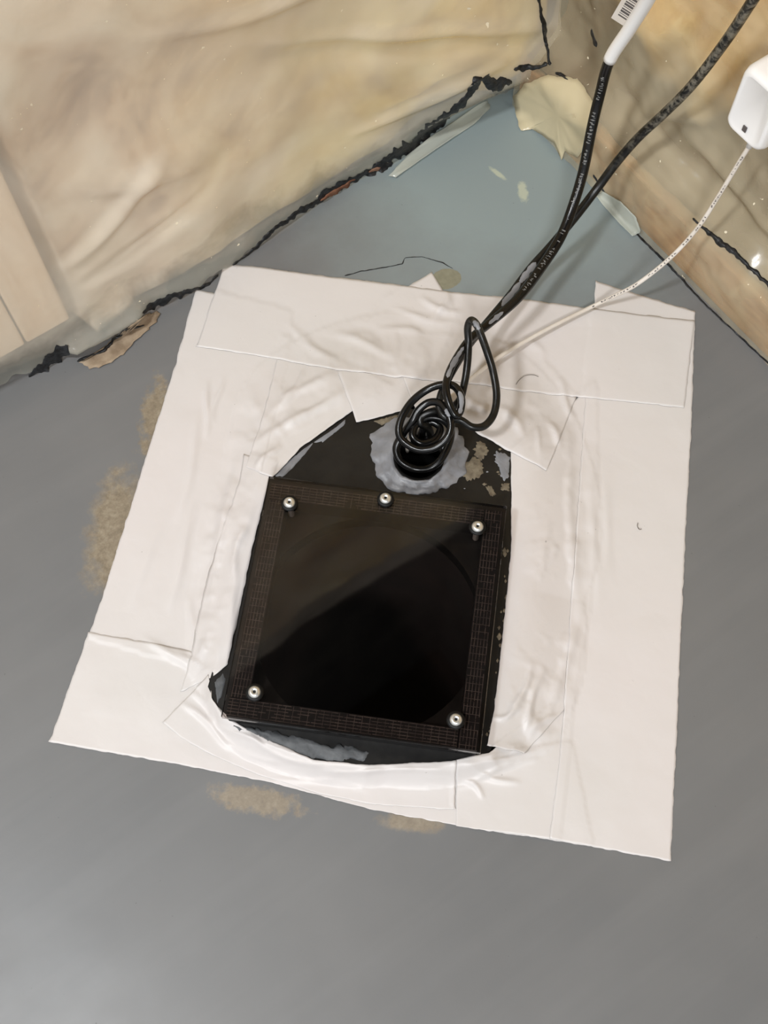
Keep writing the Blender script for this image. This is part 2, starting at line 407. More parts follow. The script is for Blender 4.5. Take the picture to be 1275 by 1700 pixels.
RIDGES = [((640, 545), (720, 562), 1.3, 7), ((700, 500), (762, 520), 1.2, 6), ((690, 538), (752, 600), -1.2, 9), ((480, 545), (560, 600), .9, 10), ((560, 560), (652, 588), 1.3, 9),
 ((590, 542), (640, 568), -1.1, 7), ((742, 488), (725, 532), 1.2, 6), ((760, 492), (748, 520), -1, 6), ((860, 560), (905, 592), .8, 8), ((655, 520), (742, 535), .8, 6),
 ((350, 640), (338, 722), 1.1, 6), ((366, 632), (356, 700), 1.0, 6), ((332, 700), (298, 850), .9, 10), ((325, 850), (280, 1000), 1.0, 10), ((392, 770), (352, 1000), 1.6, 10),
 ((378, 900), (350, 1062), -1.4, 9), ((352, 1000), (330, 1112), 1.4, 8), ((405, 880), (385, 960), 1.6, 7), ((400, 960), (372, 1080), 1.3, 8),
 ((446, 690), (545, 622), 1.6, 9), ((428, 742), (566, 650), 1.5, 10), ((468, 662), (508, 618), 1.2, 6), ((428, 782), (458, 740), 1.1, 7), ((480, 740), (560, 680), -1, 9),
 ((810, 664), (872, 722), 1.5, 9), ((826, 648), (892, 692), -1.2, 8), ((770, 655), (826, 695), 1.3, 8), ((898, 690), (930, 742), 1.4, 7), ((925, 636), (952, 692), 1.2, 7), ((880, 700), (900, 750), 1.0, 6),
 ((946, 740), (952, 1000), 1.0, 12), ((984, 760), (988, 1000), .7, 12), ((930, 880), (925, 1060), -.8, 10), ((962, 1000), (918, 1182), 1.1, 12), ((902, 1120), (868, 1212), 1.3, 8),
 ((880, 1110), (848, 1192), 1.2, 8), ((820, 1192), (862, 1180), 1.0, 6), ((1010, 800), (1000, 960), .6, 12), ((905, 850), (900, 960), .5, 12),
 ((326, 1150), (356, 1196), 1.6, 6), ((356, 1196), (430, 1240), 1.6, 6), ((430, 1240), (525, 1274), 1.4, 6), ((345, 1146), (375, 1188), -1.2, 6), ((308, 1172), (380, 1236), 1.2, 7),
 ((380, 1236), (470, 1272), 1.0, 7), ((545, 1278), (745, 1286), 1.4, 6), ((610, 1292), (745, 1299), -1.0, 6), ((470, 1290), (600, 1310), .7, 7),
 ((762, 1282), (902, 1240), 1.4, 8), ((772, 1302), (884, 1262), 1.2, 7), ((766, 1292), (802, 1322), 1.2, 6), ((782, 1276), (856, 1302), 1.1, 7),
 ((250, 1060), (332, 1128), 1.0, 8), ((300, 1080), (342, 1122), 1.2, 6), ((318, 1000), (346, 1118), 1.1, 7), ((212, 1000), (280, 860), .6, 12), ((880, 1220), (930, 1180), 1, 8)]
def wrinkle(px, t):
    h = np.zeros(px.shape[:-1])
    for a, b, amp, wd in RIDGES:
        a = np.array(a, float); b = np.array(b, float); L = np.linalg.norm(b - a); e = (b - a) / L; n = np.array([-e[1], e[0]])
        u = (px - a) @ e / L; v = (px - a) @ n + 5 * np.sin(u * 4.0 + a[0])
        fall = np.clip(1 - ((u - 0.5) / 0.62) ** 2, 0, 1)
        h += amp * 0.0018 * np.exp(-(v / (wd * 0.72)) ** 2) * fall
    h += 0.0007 * fbm(px[..., 0] / 26, px[..., 1] / 26, 3, 3) * (4 * t * (1 - t) + 0.12)
    ang = np.arctan2(px[..., 1] - 960, px[..., 0] - 640); rad = np.hypot(px[..., 0] - 640, px[..., 1] - 960)
    h += 0.0011 * fbm(ang * 9 + 50, rad / 120, 13, 3) * 4 * t * (1 - t)
    h += 0.0005 * fbm(px[..., 0] / 90, px[..., 1] / 90, 8, 2)
    return h
def on_ground(px):
    """point of the draped ground surface seen at a photo pixel"""
    z = np.zeros(px.shape[:-1])
    for k in range(14):
        P = at(px, z); g, t = ground(P[..., 0], P[..., 1]); z = 0.5 * z + 0.5 * g if k > 3 else g
    return at(px, z), t

# ------------------------------------------------------------------ plastic-lined walls
LFOOT = at(np.array([(-400, 860), (-100, 700), (0, 642), (60, 622), (120, 590), (200, 545), (260, 515), (330, 482), (400, 432), (520, 345), (600, 296), (660, 268), (720, 218), (800, 172), (840, 160)], float))[:, :2]
def y_left(x, z):
    x = np.asarray(x, float); z = np.asarray(z, float)
    f = np.interp(x, LFOOT[:, 0], LFOOT[:, 1], left=0.0)
    B = -0.006 - 0.018 * np.exp(-(x / 0.09) ** 2) + 0.006 * fbm(x * 8, z * 8, 21, 2) + 0.0016 * fbm(x * 14 - z * 9, z * 20 + x * 6, 31, 2)
    # long creases running into the corner
    for (x0, z0, x1, z1, amp, wd) in ((-0.24, 0.205, 0.03, 0.075, 0.006, 0.006), (-0.25, 0.19, 0.0, 0.07, -0.004, 0.008), (-0.16, 0.06, -0.03, 0.065, 0.006, 0.005),
                                       (-0.33, 0.26, -0.15, 0.21, 0.004, 0.006), (-0.40, 0.17, -0.30, 0.12, 0.006, 0.010), (-0.43, 0.10, -0.33, 0.15, 0.006, 0.008), (-0.42, 0.075, -0.30, 0.09, -0.005, 0.008)):
        L = math.hypot(x1 - x0, z1 - z0); ex, ez = (x1 - x0) / L, (z1 - z0) / L
        u = ((x - x0) * ex + (z - z0) * ez) / L; v = -(x - x0) * ez + (z - z0) * ex + 0.004 * np.sin(u * 5)
        B = B - amp * np.exp(-(v / wd) ** 2) * np.clip(1 - ((u - .5) / .6) ** 2, 0, 1)
    st = sstep((x + 0.58) / 0.04) * sstep((-0.42 - x) / 0.02)       # pulled tight over the studs
    B = B * (1 - st) + (-0.010) * st
    k = sstep(z / 0.045)
    y = f * (1 - k) + B * k
    lip = sstep((x + 0.46) / 0.01) * sstep((-0.375 - x) / 0.02) * np.exp(-((z - 0.012) / 0.010) ** 2)
    return y - 0.012 * lip
def x_right(y, z):
    y = np.asarray(y, float); z = np.asarray(z, float)
    rec = 0.026 * sstep((z - 0.052) / 0.03)
    n = 0.007 * fbm(y * 10, z * 10, 51, 2) + 0.003 * fbm(y * 24 + z * 8, z * 14 - y * 6, 61, 2)
    for (y0, z0, y1, z1, amp, wd) in ((-0.06, 0.13, -0.03, 0.30, 0.006, 0.007), (-0.10, 0.08, -0.26, 0.062, 0.006, 0.004), (-0.13, 0.08, -0.20, 0.13, 0.004, 0.006), (-0.18, 0.10, -0.30, 0.085, 0.005, 0.006)):
        L = math.hypot(y1 - y0, z1 - z0); ey, ez = (y1 - y0) / L, (z1 - z0) / L
        u = ((y - y0) * ey + (z - z0) * ez) / L; v = -(y - y0) * ez + (z - z0) * ey
        n = n - amp * np.exp(-(v / wd) ** 2) * np.clip(1 - ((u - .5) / .6) ** 2, 0, 1)
    return -0.002 + rec + n * sstep((z - 0.03) / 0.05) + 0.0012 * fbm(y * 60, z * 60, 71, 2)
def hits(px):
    r = ray(np.array(px, float)); r = r / np.linalg.norm(r, axis=-1)[..., None]; n = len(r)
    def inside(P):
        z = np.maximum(P[..., 2], 0)
        return (P[..., 2] < 0) | (P[..., 1] > y_left(P[..., 0], z)) | (P[..., 0] > x_right(P[..., 1], z))
    ts = np.linspace(0.6, 1.4, 161); M_ = inside(CAM + ts[None, :, None] * r[:, None, :])
    i = np.argmax(M_, axis=1); a = ts[np.maximum(i - 1, 0)].copy(); b = ts[i].copy()
    for _ in range(12):
        m = 0.5 * (a + b); c = inside(CAM + m[:, None] * r); b = np.where(c, m, b); a = np.where(c, a, m)
    return CAM + a[:, None] * r

# ------------------------------------------------------------------ setting
PITC = at(np.array([611., 1034.]), HP); PITR = 0.0815
V, Fc = fill_loops([[(0.30, 0.30), (-3.2, 0.30), (-3.2, -3.2), (0.30, -3.2)], circle(PITC, PITR + 0.008, 72).tolist(), circle(at(np.array([695., 766.]), HP), 0.0205, 40).tolist()], 0.0, -0.06)
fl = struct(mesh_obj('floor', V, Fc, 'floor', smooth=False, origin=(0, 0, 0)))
wl = struct(mesh_obj('wall_left', *boxmm((-3.2, 0.13, 0), (0.30, 0.30, 2.4)), 'concrete', smooth=False))
wr = struct(mesh_obj('wall_right', *boxmm((0.13, -3.2, 0), (0.30, 0.13, 2.4)), 'concrete', smooth=False))
ce = struct(mesh_obj('ceiling', *boxmm((-3.2, -3.2, 2.4), (0.30, 0.30, 2.5)), 'ceiling', smooth=False))

def zlist(zmax):
    return np.r_[np.linspace(0, 0.36, 120), np.linspace(0.37, zmax, 60)]
def wall_sheet(kind, lo, zmax, off, coarse=False):
    zs = zlist(zmax) if not coarse else np.r_[np.linspace(0.0, 0.36, 50), np.linspace(0.38, zmax, 40)]
    hs = np.r_[np.linspace(lo, -0.62, 60), np.linspace(-0.615, 0.034 if kind == 'L' else -0.012, 190 if not coarse else 90)]
    A, Z = np.meshgrid(hs, zs, indexing='ij')
    if kind == 'L': V = np.stack([A, y_left(A, Z) + off, Z], -1)
    else: V = np.stack([x_right(A, Z) + off, A, Z], -1)
    return V.reshape(-1, 3), gridf(len(hs), len(zs))
# left sheet: ragged lower edge lifted off the slab here and there
V, Fc = wall_sheet('L', -2.4, 1.06, 0.0)
low = V[:, 2] < 0.02
gap = 0.004 + 0.004 * fbm(V[:, 0] * 60, V[:, 0] * 0, 90, 3) + 0.008 * np.exp(-((V[:, 0] + 0.475) / 0.022) ** 2) + 0.006 * np.exp(-((V[:, 0] + 0.36) / 0.02) ** 2) + 0.005 * np.exp(-((V[:, 0] + 0.20) / 0.05) ** 2)
V[:, 2] += np.where(low, np.maximum(gap, 0.0008) * (1 - V[:, 2] / 0.02), 0)
sheet_l = tag(mesh_obj('plastic_sheet', V, Fc, 'sheet_left'), 'hazy wrinkled plastic sheeting over yellow insulation, left of the corner', 'plastic sheet')
V, Fc = wall_sheet('R', -2.4, 0.86, 0.0)
V[:, 2] += np.where(V[:, 2] < 0.001, 0.0006, 0)
sheet_r = tag(mesh_obj('plastic_sheet', V, Fc, 'sheet_right'), 'clear plastic sheeting over tan board and insulation, right of the corner behind the cords', 'plastic sheet')
V, Fc = wall_sheet('L', -2.4, 1.04, 0.016, True)
V[:, 1] += 0.006 * fbm(V[:, 0] * 14, V[:, 2] * 14, 101, 3) + np.where((V[:, 0] > -0.53) & (V[:, 0] < -0.43), 0.03, 0); V[:, 2] = np.maximum(V[:, 2], 0.004)
tag(mesh_obj('insulation_batt', V, Fc, 'ins_left'), 'cream and yellow fibreglass insulation behind the left plastic sheet', 'insulation')
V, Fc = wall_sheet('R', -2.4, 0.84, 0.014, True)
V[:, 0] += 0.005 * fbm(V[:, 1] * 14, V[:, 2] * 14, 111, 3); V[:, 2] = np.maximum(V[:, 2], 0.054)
tag(mesh_obj('insulation_batt', V, Fc, 'ins_right'), 'tan fibreglass insulation with a dark shaded gap painted into its foot behind the right plastic sheet', 'insulation')
for k, (xa, xb, lb) in enumerate(((-0.479, -0.441, 'pale pine wall stud behind plastic, nearer the corner of the pair'), (-0.5185, -0.4805, 'pale pine wall stud behind plastic, at the left edge of the photo'))):
    o = tag(mesh_obj('wall_stud', *boxmm((xa, -0.006, 0.0385), (xb, 0.083, 1.04)), 'stud', smooth=False), lb, 'stud', 'pine studs in the left wall'); bevel(o, 0.002)
o = tag(mesh_obj('bottom_plate', *boxmm((0.003, -2.4, 0.0), (0.09, -0.012, 0.05)), 'plate_wood', smooth=False), 'orange-brown timber bottom plate under plastic along the right wall', 'timber'); bevel(o, 0.002)
o = tag(mesh_obj('bottom_plate', *boxmm((-2.4, 0.034, 0.0), (-0.02, 0.09, 0.038)), 'plate_wood', smooth=False), 'reddish timber bottom plate glimpsed in the gap along the left wall', 'timber'); bevel(o, 0.002)
# small window high in the left wall (out of frame) that lets the daylight in
wn = root('window_1', (-1.18, -0.02, 1.28)); wn['kind'] = 'structure'
mesh_obj('pane', *boxmm((-1.43, -0.016, 1.32), (-0.93, -0.012, 1.67)), glow('daylight_pane', (0.80, 0.89, 1.0, 1), 2.0), wn, False)
for a, b in (((-1.47, -0.04, 1.28), (-0.89, -0.005, 1.32)), ((-1.47, -0.04, 1.67), (-0.89, -0.005, 1.71)), ((-1.47, -0.04, 1.32), (-1.43, -0.005, 1.67)), ((-0.93, -0.04, 1.32), (-0.89, -0.005, 1.67))):
    mesh_obj('window_frame', *boxmm(a, b), 'white_plastic', wn, False)
lp = tag(root('ceiling_lamp', (-1.42, -0.30, 2.08)), 'round ceiling lamp above and left of the camera', 'lamp')
mesh_obj('lamp_base', *lathe((-1.42, -0.30, 2.08), [(0.00001, 0.32), (0.13, 0.32), (0.13, 0.02), (0.12, 0.01), (0.001, 0.01)], 32), 'white_plastic', lp)

# ------------------------------------------------------------------ black base plate, pit, putty
HOLC = at(np.array([695., 766.]), HP); HOLR = 0.0195
bp = root('basin_cover_plate', (PITC[0], PITC[1], 0))
tag(bp, 'scuffed black plastic sump plate around the cord hole, edges under white tape', 'sump plate')
V, Fc = fill_loops([PLATE.tolist(), circle(PITC, PITR, 72).tolist(), circle(HOLC, HOLR, 40).tolist()], HP, 0.0)
pl = mesh_obj('plate', V, Fc, 'black', bp, False)
V, Fc = lathe((HOLC[0], HOLC[1], 0), [(HOLR, 0.0215), (HOLR - 0.0022, 0.022), (HOLR - 0.003, 0.018), (HOLR - 0.003, -0.09), (0.00001, -0.09)], 40)
mesh_obj('cord_sleeve', V, Fc, 'rubber', bp)
# putty collar: irregular mound round the sleeve
k = 90; a = np.linspace(0, 2 * math.pi, k, endpoint=False); rows = []
edge_px = np.array([(612, 722), (640, 703), (690, 694), (740, 700), (765, 722), (776, 760), (770, 790), (748, 806), (722, 815), (690, 820), (655, 815), (636, 800), (622, 775), (618, 745)], float)
ep = at(edge_px, HP)[:, :2] - HOLC[:2]; ea = np.arctan2(ep[:, 1], ep[:, 0]); er = np.hypot(ep[:, 0], ep[:, 1]); oo = np.argsort(ea); ea = ea[oo]; er = er[oo]
ro = np.interp(a, np.r_[ea - 2 * math.pi, ea, ea + 2 * math.pi], np.r_[er, er, er]) * (1 + 0.05 * fbm(np.cos(a) * 8, np.sin(a) * 8, 5, 3))
for f, z in ((0, 0.0214), (0.1, 0.0226), (0.25, 0.0218), (0.38, 0.0192), (0.5, 0.0196), (0.62, 0.0178), (0.8, 0.0168), (0.97, 0.0162), (1.0, 0.0151)):
    r = (HOLR - 0.0002) * (1 - f) + ro * f
    zz = z + 0.0009 * fbm(np.cos(a) * 5 + f * 3, np.sin(a) * 5, 6, 3) * (f < 1)
    rows.append(np.stack([HOLC[0] + r * np.cos(a), HOLC[1] + r * np.sin(a), zz], 1))
V = np.concatenate(rows); Fc = [(i * k + j, i * k + (j + 1) % k, (i + 1) * k + (j + 1) % k, (i + 1) * k + j) for i in range(len(rows) - 1) for j in range(k)]
o = mesh_obj('putty_collar', V, Fc, 'putty', bp); o['label'] = 'grey putty collar smeared around the cord hole'
def patch(name, px, mat, parent, z, th=0.0004, seed=0, n=40, wob=0.18, dome=1.0):
    """thin irregular smear lying on a level surface, outline given by photo pixels"""
    P = at(np.array(px, float), z)[:, :2]; P = resample(np.vstack([P, P[:1]]), n + 1)[:-1]; c = P.mean(0)
    d = P - c; rr = np.linalg.norm(d, axis=1); ang = np.arctan2(d[:, 1], d[:, 0])
    d = d * (1 + wob * fbm(np.cos(ang) * 7 + seed, np.sin(ang) * 7, seed, 3))[:, None]
    V = [np.r_[c, z + th * dome]]; Fc = []
    for f, zz in ((0.5, z + th * dome), (0.9, z + th), (1.0, z - 0.0003)):
        V += [np.r_[c + d[i] * f, zz + (th * 0.5 * fbm(d[i][0] * 900, d[i][1] * 900, seed, 2) if f < 1 else 0)] for i in range(n)]
    for j in range(n): Fc.append((0, 1 + j, 1 + (j + 1) % n))
    for q in range(2):
        for j in range(n): Fc.append((1 + q * n + j, 1 + q * n + (j + 1) % n, 1 + (q + 1) * n + (j + 1) % n, 1 + (q + 1) * n + j))
    return mesh_obj(name, V, Fc, mat, parent)
patch('mud_patch', [(792, 730), (806, 735), (812, 750), (800, 765), (788, 755)], 'mud', bp, HP, seed=1)
patch('mud_patch', [(768, 770), (790, 757), (803, 770), (800, 790), (780, 800), (764, 788)], 'mud', bp, HP, seed=2)
patch('mud_patch', [(805, 808), (816, 806), (824, 822), (815, 824)], 'mud', bp, HP, seed=3)
patch('mud_patch', [(832, 803), (846, 802), (846, 815), (836, 814)], 'mud', bp, HP, seed=4)
patch('mud_patch', [(618, 700), (660, 688), (668, 694), (632, 706)], 'mud', bp, HP, seed=5)
patch('putty_smear', [(822, 748), (846, 758), (846, 792), (836, 798), (828, 775), (820, 765)], 'putty', bp, HP, seed=6)
patch('putty_smear', [(455, 790), (480, 765), (500, 748), (520, 735), (508, 752), (488, 775), (470, 792)], 'putty', bp, HP, seed=7, wob=0.1)
patch('putty_smear', [(520, 735), (560, 708), (576, 694), (572, 706), (535, 735)], 'putty', bp, HP, seed=8, wob=0.1)
patch('putty_smear', [(356, 1132), (370, 1117), (375, 1128), (367, 1158), (361, 1168)], 'putty_shaded', bp, HP, seed=9, wob=0.1)
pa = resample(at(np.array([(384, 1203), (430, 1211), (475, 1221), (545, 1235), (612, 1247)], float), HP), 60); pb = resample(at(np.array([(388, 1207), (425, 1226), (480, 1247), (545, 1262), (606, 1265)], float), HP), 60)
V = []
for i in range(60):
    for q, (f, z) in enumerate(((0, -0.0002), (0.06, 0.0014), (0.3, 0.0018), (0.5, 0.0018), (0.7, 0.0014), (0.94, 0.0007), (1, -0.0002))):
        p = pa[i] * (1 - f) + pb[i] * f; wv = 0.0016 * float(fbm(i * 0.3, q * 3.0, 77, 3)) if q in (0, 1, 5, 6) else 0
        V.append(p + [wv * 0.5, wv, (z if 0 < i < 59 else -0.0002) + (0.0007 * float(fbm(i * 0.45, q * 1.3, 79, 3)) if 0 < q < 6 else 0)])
mesh_obj('putty_smear', V, gridf(60, 7), 'putty_shaded', bp)
rnd = random.Random(4)
for q in range(16):
    x = rnd.uniform(740, 842); y = rnd.uniform(738, 828)
    s = rnd.uniform(1.5, 4)
    if math.hypot(x - 697, (y - 757) * 1.3) < 86: continue
    patch('mud_speck', [(x - s, y), (x, y - s * .8), (x + s * 1.4, y), (x, y + s * .7)], 'mud' if q % 3 else 'putty', bp, HP, 0.0003, seed=20 + q, n=10)
for q in range(22):                                # gritty dirt in the slot right of the clear cover
    y = rnd.uniform(900, 1220); x = np.interp(y, [850, 1190, 1240], [846, 823, 805]) + rnd.uniform(-6, 5); s = rnd.uniform(1.5, 5)
    patch('dirt_speck', [(x - s, y), (x, y - s * 1.6), (x + s, y), (x, y + s * 1.5)], 'mud', bp, HP, 0.0004, seed=50 + q, n=10)

sb = mesh_obj('sump_basin', *lathe((PITC[0], PITC[1], 0), [(PITR + 0.0065, -0.0005), (PITR + 0.003, -0.0005), (PITR + 0.001, -0.45), (0.00001, -0.45)], 64), 'pit', fl)
sb['label'] = 'round dark sump pit seen through the clear cover'

# ------------------------------------------------------------------ clear cover with five screws
LC = at(np.array([(447, 790), (843, 840), (798, 1250), (365, 1190)], float), LIDZ)
lc = LC.mean(0); ux = (LC[1] - LC[0]) + (LC[2] - LC[3]); ux /= np.linalg.norm(ux)
uy = np.array([-ux[1], ux[0], 0.0]); hw, hh = 0.0880, 0.0905
LAX = np.array([ux, uy, [0, 0, 1.0]])
def lid(u, v, z): return np.array([lc[0], lc[1], 0]) + u * ux + v * uy + np.array([0, 0, z])
cv = root('clear_cover', (lc[0], lc[1], HP))
tag(cv, 'square smoked clear acrylic cover with five screws over the sump', 'cover')
o = mesh_obj('acrylic_pane', *box(lid(0, 0, LIDZ - 0.0025), (hw, hh, 0.0025), LAX), 'acrylic', cv, False)
o['label'] = 'clear smoked acrylic pane'; bevel(o, 0.0003, 1)
SW = 0.0135; IN = 0.0022; zt = LIDZ - 0.0056
strips = [((-hw + IN, hw - IN - SW), (hh - IN - SW, hh - IN), 0), ((-hw + IN, hw - IN - SW), (-hh + IN, -hh + IN + SW), 0),
          ((hw - IN - SW, hw - IN), (-hh + IN, hh - IN), 1), ((-hw + IN, -hw + IN + SW), (-hh + IN + SW, hh - IN - SW), 1)]
for (ua, ub), (va, vb), d in strips:
    g = 0.0002
    s = mesh_obj('foam_seal', *box(lid((ua + ub) / 2, (va + vb) / 2, (HP + zt) / 2), ((ub - ua) / 2 - g, (vb - va) / 2 - g, (zt - HP) / 2), LAX), 'foam', cv, False)
    parts = []; la, lb = (ua, ub) if d == 0 else (va, vb); wa, wb = (va, vb) if d == 0 else (ua, ub)
    rr = random.Random(int((ua + va) * 1e5))
    for q in range(6):
        c = wa + 0.0012 + (wb - wa - 0.0024) * q / 5; x = la
        while x < lb - 0.001:
            ln = rr.uniform(0.004, 0.009); e = min(x + ln, lb - 0.0004); cc = (x + e) / 2
            if rr.random() < 0.94:
                ctr = lid(cc, c + rr.uniform(-1, 1) * 0.0001, zt + 0.00012) if d == 0 else lid(c + rr.uniform(-1, 1) * 0.0001, cc, zt + 0.00012)
                h = ((e - x) / 2, 0.00024, 0.00012) if d == 0 else (0.00024, (e - x) / 2, 0.00012)
                parts.append(box(ctr, h, LAX))
            x = e + rr.uniform(0.0002, 0.0008)
    nx = int((lb - la) / 0.0052)
    for q in range(nx):
        x = la + (q + 0.5) * (lb - la) / nx
        ctr = lid(x, (wa + wb) / 2, zt + 0.0001) if d == 0 else lid((wa + wb) / 2, x, zt + 0.0001)
        h = (0.00016, (wb - wa) / 2 - 0.0008, 0.0001) if d == 0 else ((wb - wa) / 2 - 0.0008, 0.00016, 0.0001)
        parts.append(box(ctr, h, LAX))
    V, Fc = joinm(parts); th = mesh_obj('scrim_thread', V, Fc, 'thread', s, False); th['kind'] = 'stuff'
for (sx, sy), ln in zip([(480, 833), (640, 826), (793, 873), (422, 1148), (757, 1194)], (0.020, 0.012, 0.020, 0.012, 0.012)):
    c = at(np.array([sx, sy], float), LIDZ + 0.004); c = np.array([c[0], c[1], LIDZ])
    prof = [(0.0001, 0.0036), (0.0012, 0.0036), (0.0016, 0.0046), (0.0028, 0.0043), (0.0037, 0.0037), (0.0043, 0.0028), (0.0043, 0.0016), (0.0001, 0.0016)]
    s = mesh_obj('screw_head', *lathe(c, prof, 28), 'steel', cv)
    V, Fc = lathe(c, [(0.0001, 0.0037), (0.0011, 0.0037)], 6); mesh_obj('hex_recess', V, Fc, 'slot', s, False)
    tor = [(0.0043 + 0.0020 * math.cos(b), 0.0013 + 0.0013 * math.sin(b)) for b in np.linspace(0, 2 * math.pi, 13)]
    mesh_obj('rubber_washer', *lathe(c, tor, 28), 'rubber', s)
    sh = []; z = -0.0052
    while z > -ln: sh += [(0.0022, z), (0.0019, z - 0.0005)]; z -= 0.001
    mesh_obj('shank', *lathe(c, [(0.0021, 0.0018)] + sh + [(0.0002, -ln - 0.001)], 16), 'shank', s)

# ------------------------------------------------------------------ white tape
DONE = []
def in_poly(px, P):
    x, y = px[..., 0], px[..., 1]; r = np.zeros(x.shape, bool); n = len(P); j = n - 1
    for i in range(n):
        xi, yi = P[i]; xj, yj = P[j]
        c = ((yi > y) != (yj > y)) & (x < (xj - xi) * (y - yi) / ((yj - yi) or 1e-9) + xi); r ^= c; j = i
    return r
def near_poly(px, P, m):
    r = in_poly(px, P)
    for a in np.linspace(0, 2 * math.pi, 8, endpoint=False):
        r |= in_poly(px + m * np.array([math.cos(a), math.sin(a)]), P)
    return r
LIFT = 0.00055
def strip(label, A, B, step=4.0, curl=None):
    """tape laid between two long edges A and B (photo pixels), draped on what lies below"""
    A = np.array(A, float); B = np.array(B, float)
    la = np.linalg.norm(np.diff(A, axis=0), axis=1).sum(); lb = np.linalg.norm(np.diff(B, axis=0), axis=1).sum()
    n = int(max(la, lb) / step) + 2; wd = max(np.linalg.norm(A[0] - B[0]), np.linalg.norm(A[-1] - B[-1])); m = int(wd / step) + 2
    Ea = resample(A, n); Eb = resample(B, n); s = np.linspace(0, 1, m)
    px = Ea[:, None, :] * (1 - s)[None, :, None] + Eb[:, None, :] * s[None, :, None]
    sd = len(DONE) * 13
    for sl, q in ((np.s_[:, 0], 0), (np.s_[:, -1], 1), (np.s_[0, :], 2), (np.s_[-1, :], 3)):   # slightly uneven cut edges
        e = px[sl]; px[sl] = e + np.stack([0.9 * fbm(e[:, 0] / 14, e[:, 1] / 14, sd + q, 3), 0.9 * fbm(e[:, 0] / 14 + 40, e[:, 1] / 14, sd + q, 3)], -1)
    P, t = on_ground(px)
    cnt = np.zeros(px.shape[:-1])
    for Q in DONE: cnt += near_poly(px, Q, step * 1.5)
    P[..., 2] += 0.0007 + LIFT * cnt + np.maximum(wrinkle(px, t), -0.0003) + 0.0006 * (t > 0)
    if curl is not None: P[..., 2] += curl(px)
    DONE.append(np.vstack([Ea, px[-1], Eb[::-1], px[0][::-1]]))
    o = mesh_obj('tape_strip', P.reshape(-1, 3), gridf(n, m), 'tape')
    # face normals up, then give the tape its thickness
    if sum(p.normal.z for p in o.data.polygons) < 0: o.data.flip_normals()
    md = o.modifiers.new('thickness', 'SOLIDIFY'); md.thickness = 0.0005; md.offset = -1; md.material_offset_rim = 1; o.data.materials.append(M['tape_edge'])
    return tag(o, label, 'tape', 'white tape strips around the sump')
strip('outer white tape strip along the left side, widest at its lower end', [(325, 480), (290, 610), (215, 850), (149, 1054)], [(480, 520), (470, 606), (432, 770), (352, 1112)])
strip('outer white tape strip along the bottom edge below the clear cover', [(148, 1050), (250, 1068), (318, 1082), (338, 1120), (352, 1165), (430, 1236), (520, 1266), (612, 1274), (757, 1268), (945, 1236)], [(82, 1232), (160, 1246), (300, 1270), (450, 1299), (620, 1345), (780, 1374), (980, 1405)])
strip('white tape patch at the lower right corner of the clear cover', [(757, 1262), (812, 1250), (850, 1222), (950, 1150)], [(757, 1372), (800, 1378), (850, 1384), (925, 1395)])
strip('narrow white tape strip hugging the right edge of the clear cover', [(848, 752), (849, 900), (838, 1020), (820, 1180), (808, 1238)], [(985, 640), (988, 800), (976, 1000), (945, 1170), (868, 1254)], curl=lambda p: 0.0045 * np.exp(-(np.hypot(p[..., 0] - 850, (p[..., 1] - 1252) * 1.6) / 26) ** 2))
strip('wide white tape strip down the right side to the lower right tip', [(988, 468), (985, 560), (972, 660), (955, 900), (940, 1100), (932, 1225), (912, 1393)], [(1153, 517), (1148, 700), (1137, 900), (1130, 1050), (1125, 1180), (1118, 1320), (1113, 1430)])
strip('white tape strip hugging the left edge of the clear cover', [(455, 770), (446, 800), (410, 950), (406, 975), (378, 1105), (346, 1128)], [(405, 755), (398, 800), (345, 960), (335, 1000), (318, 1090), (300, 1150)])
strip('diagonal white tape strip at the upper left of the black plate', [(452, 795), (500, 744), (583, 685), (640, 640)], [(408, 778), (438, 690), (458, 606), (470, 560)])
strip('short white tape piece between black plate and coil, corner poking past the top strip', [(592, 703), (560, 617), (640, 500), (717, 452)], [(668, 684), (704, 640), (742, 560), (754, 520)])
strip('white tape piece running right from the coiled cords with a slanted cut end', [(690, 680), (757, 700), (848, 752), (908, 783)], [(640, 560), (720, 560), (880, 580), (956, 662)])
strip('long white tape strip across the top of the square', [(372, 440), (420, 443), (530, 458), (670, 475), (735, 484), (870, 497), (985, 513), (1152, 534)], [(327, 577), (440, 594), (560, 617), (700, 633), (800, 640), (870, 652), (975, 662), (1136, 678)])
strip('curved white tape strip wrapped around the lower left of the clear cover', [(346, 1122), (352, 1160), (375, 1192), (440, 1226), (520, 1262), (612, 1271), (757, 1264)], [(270, 1200), (300, 1225), (360, 1258), (430, 1287), (530, 1318), (620, 1336), (755, 1345)])

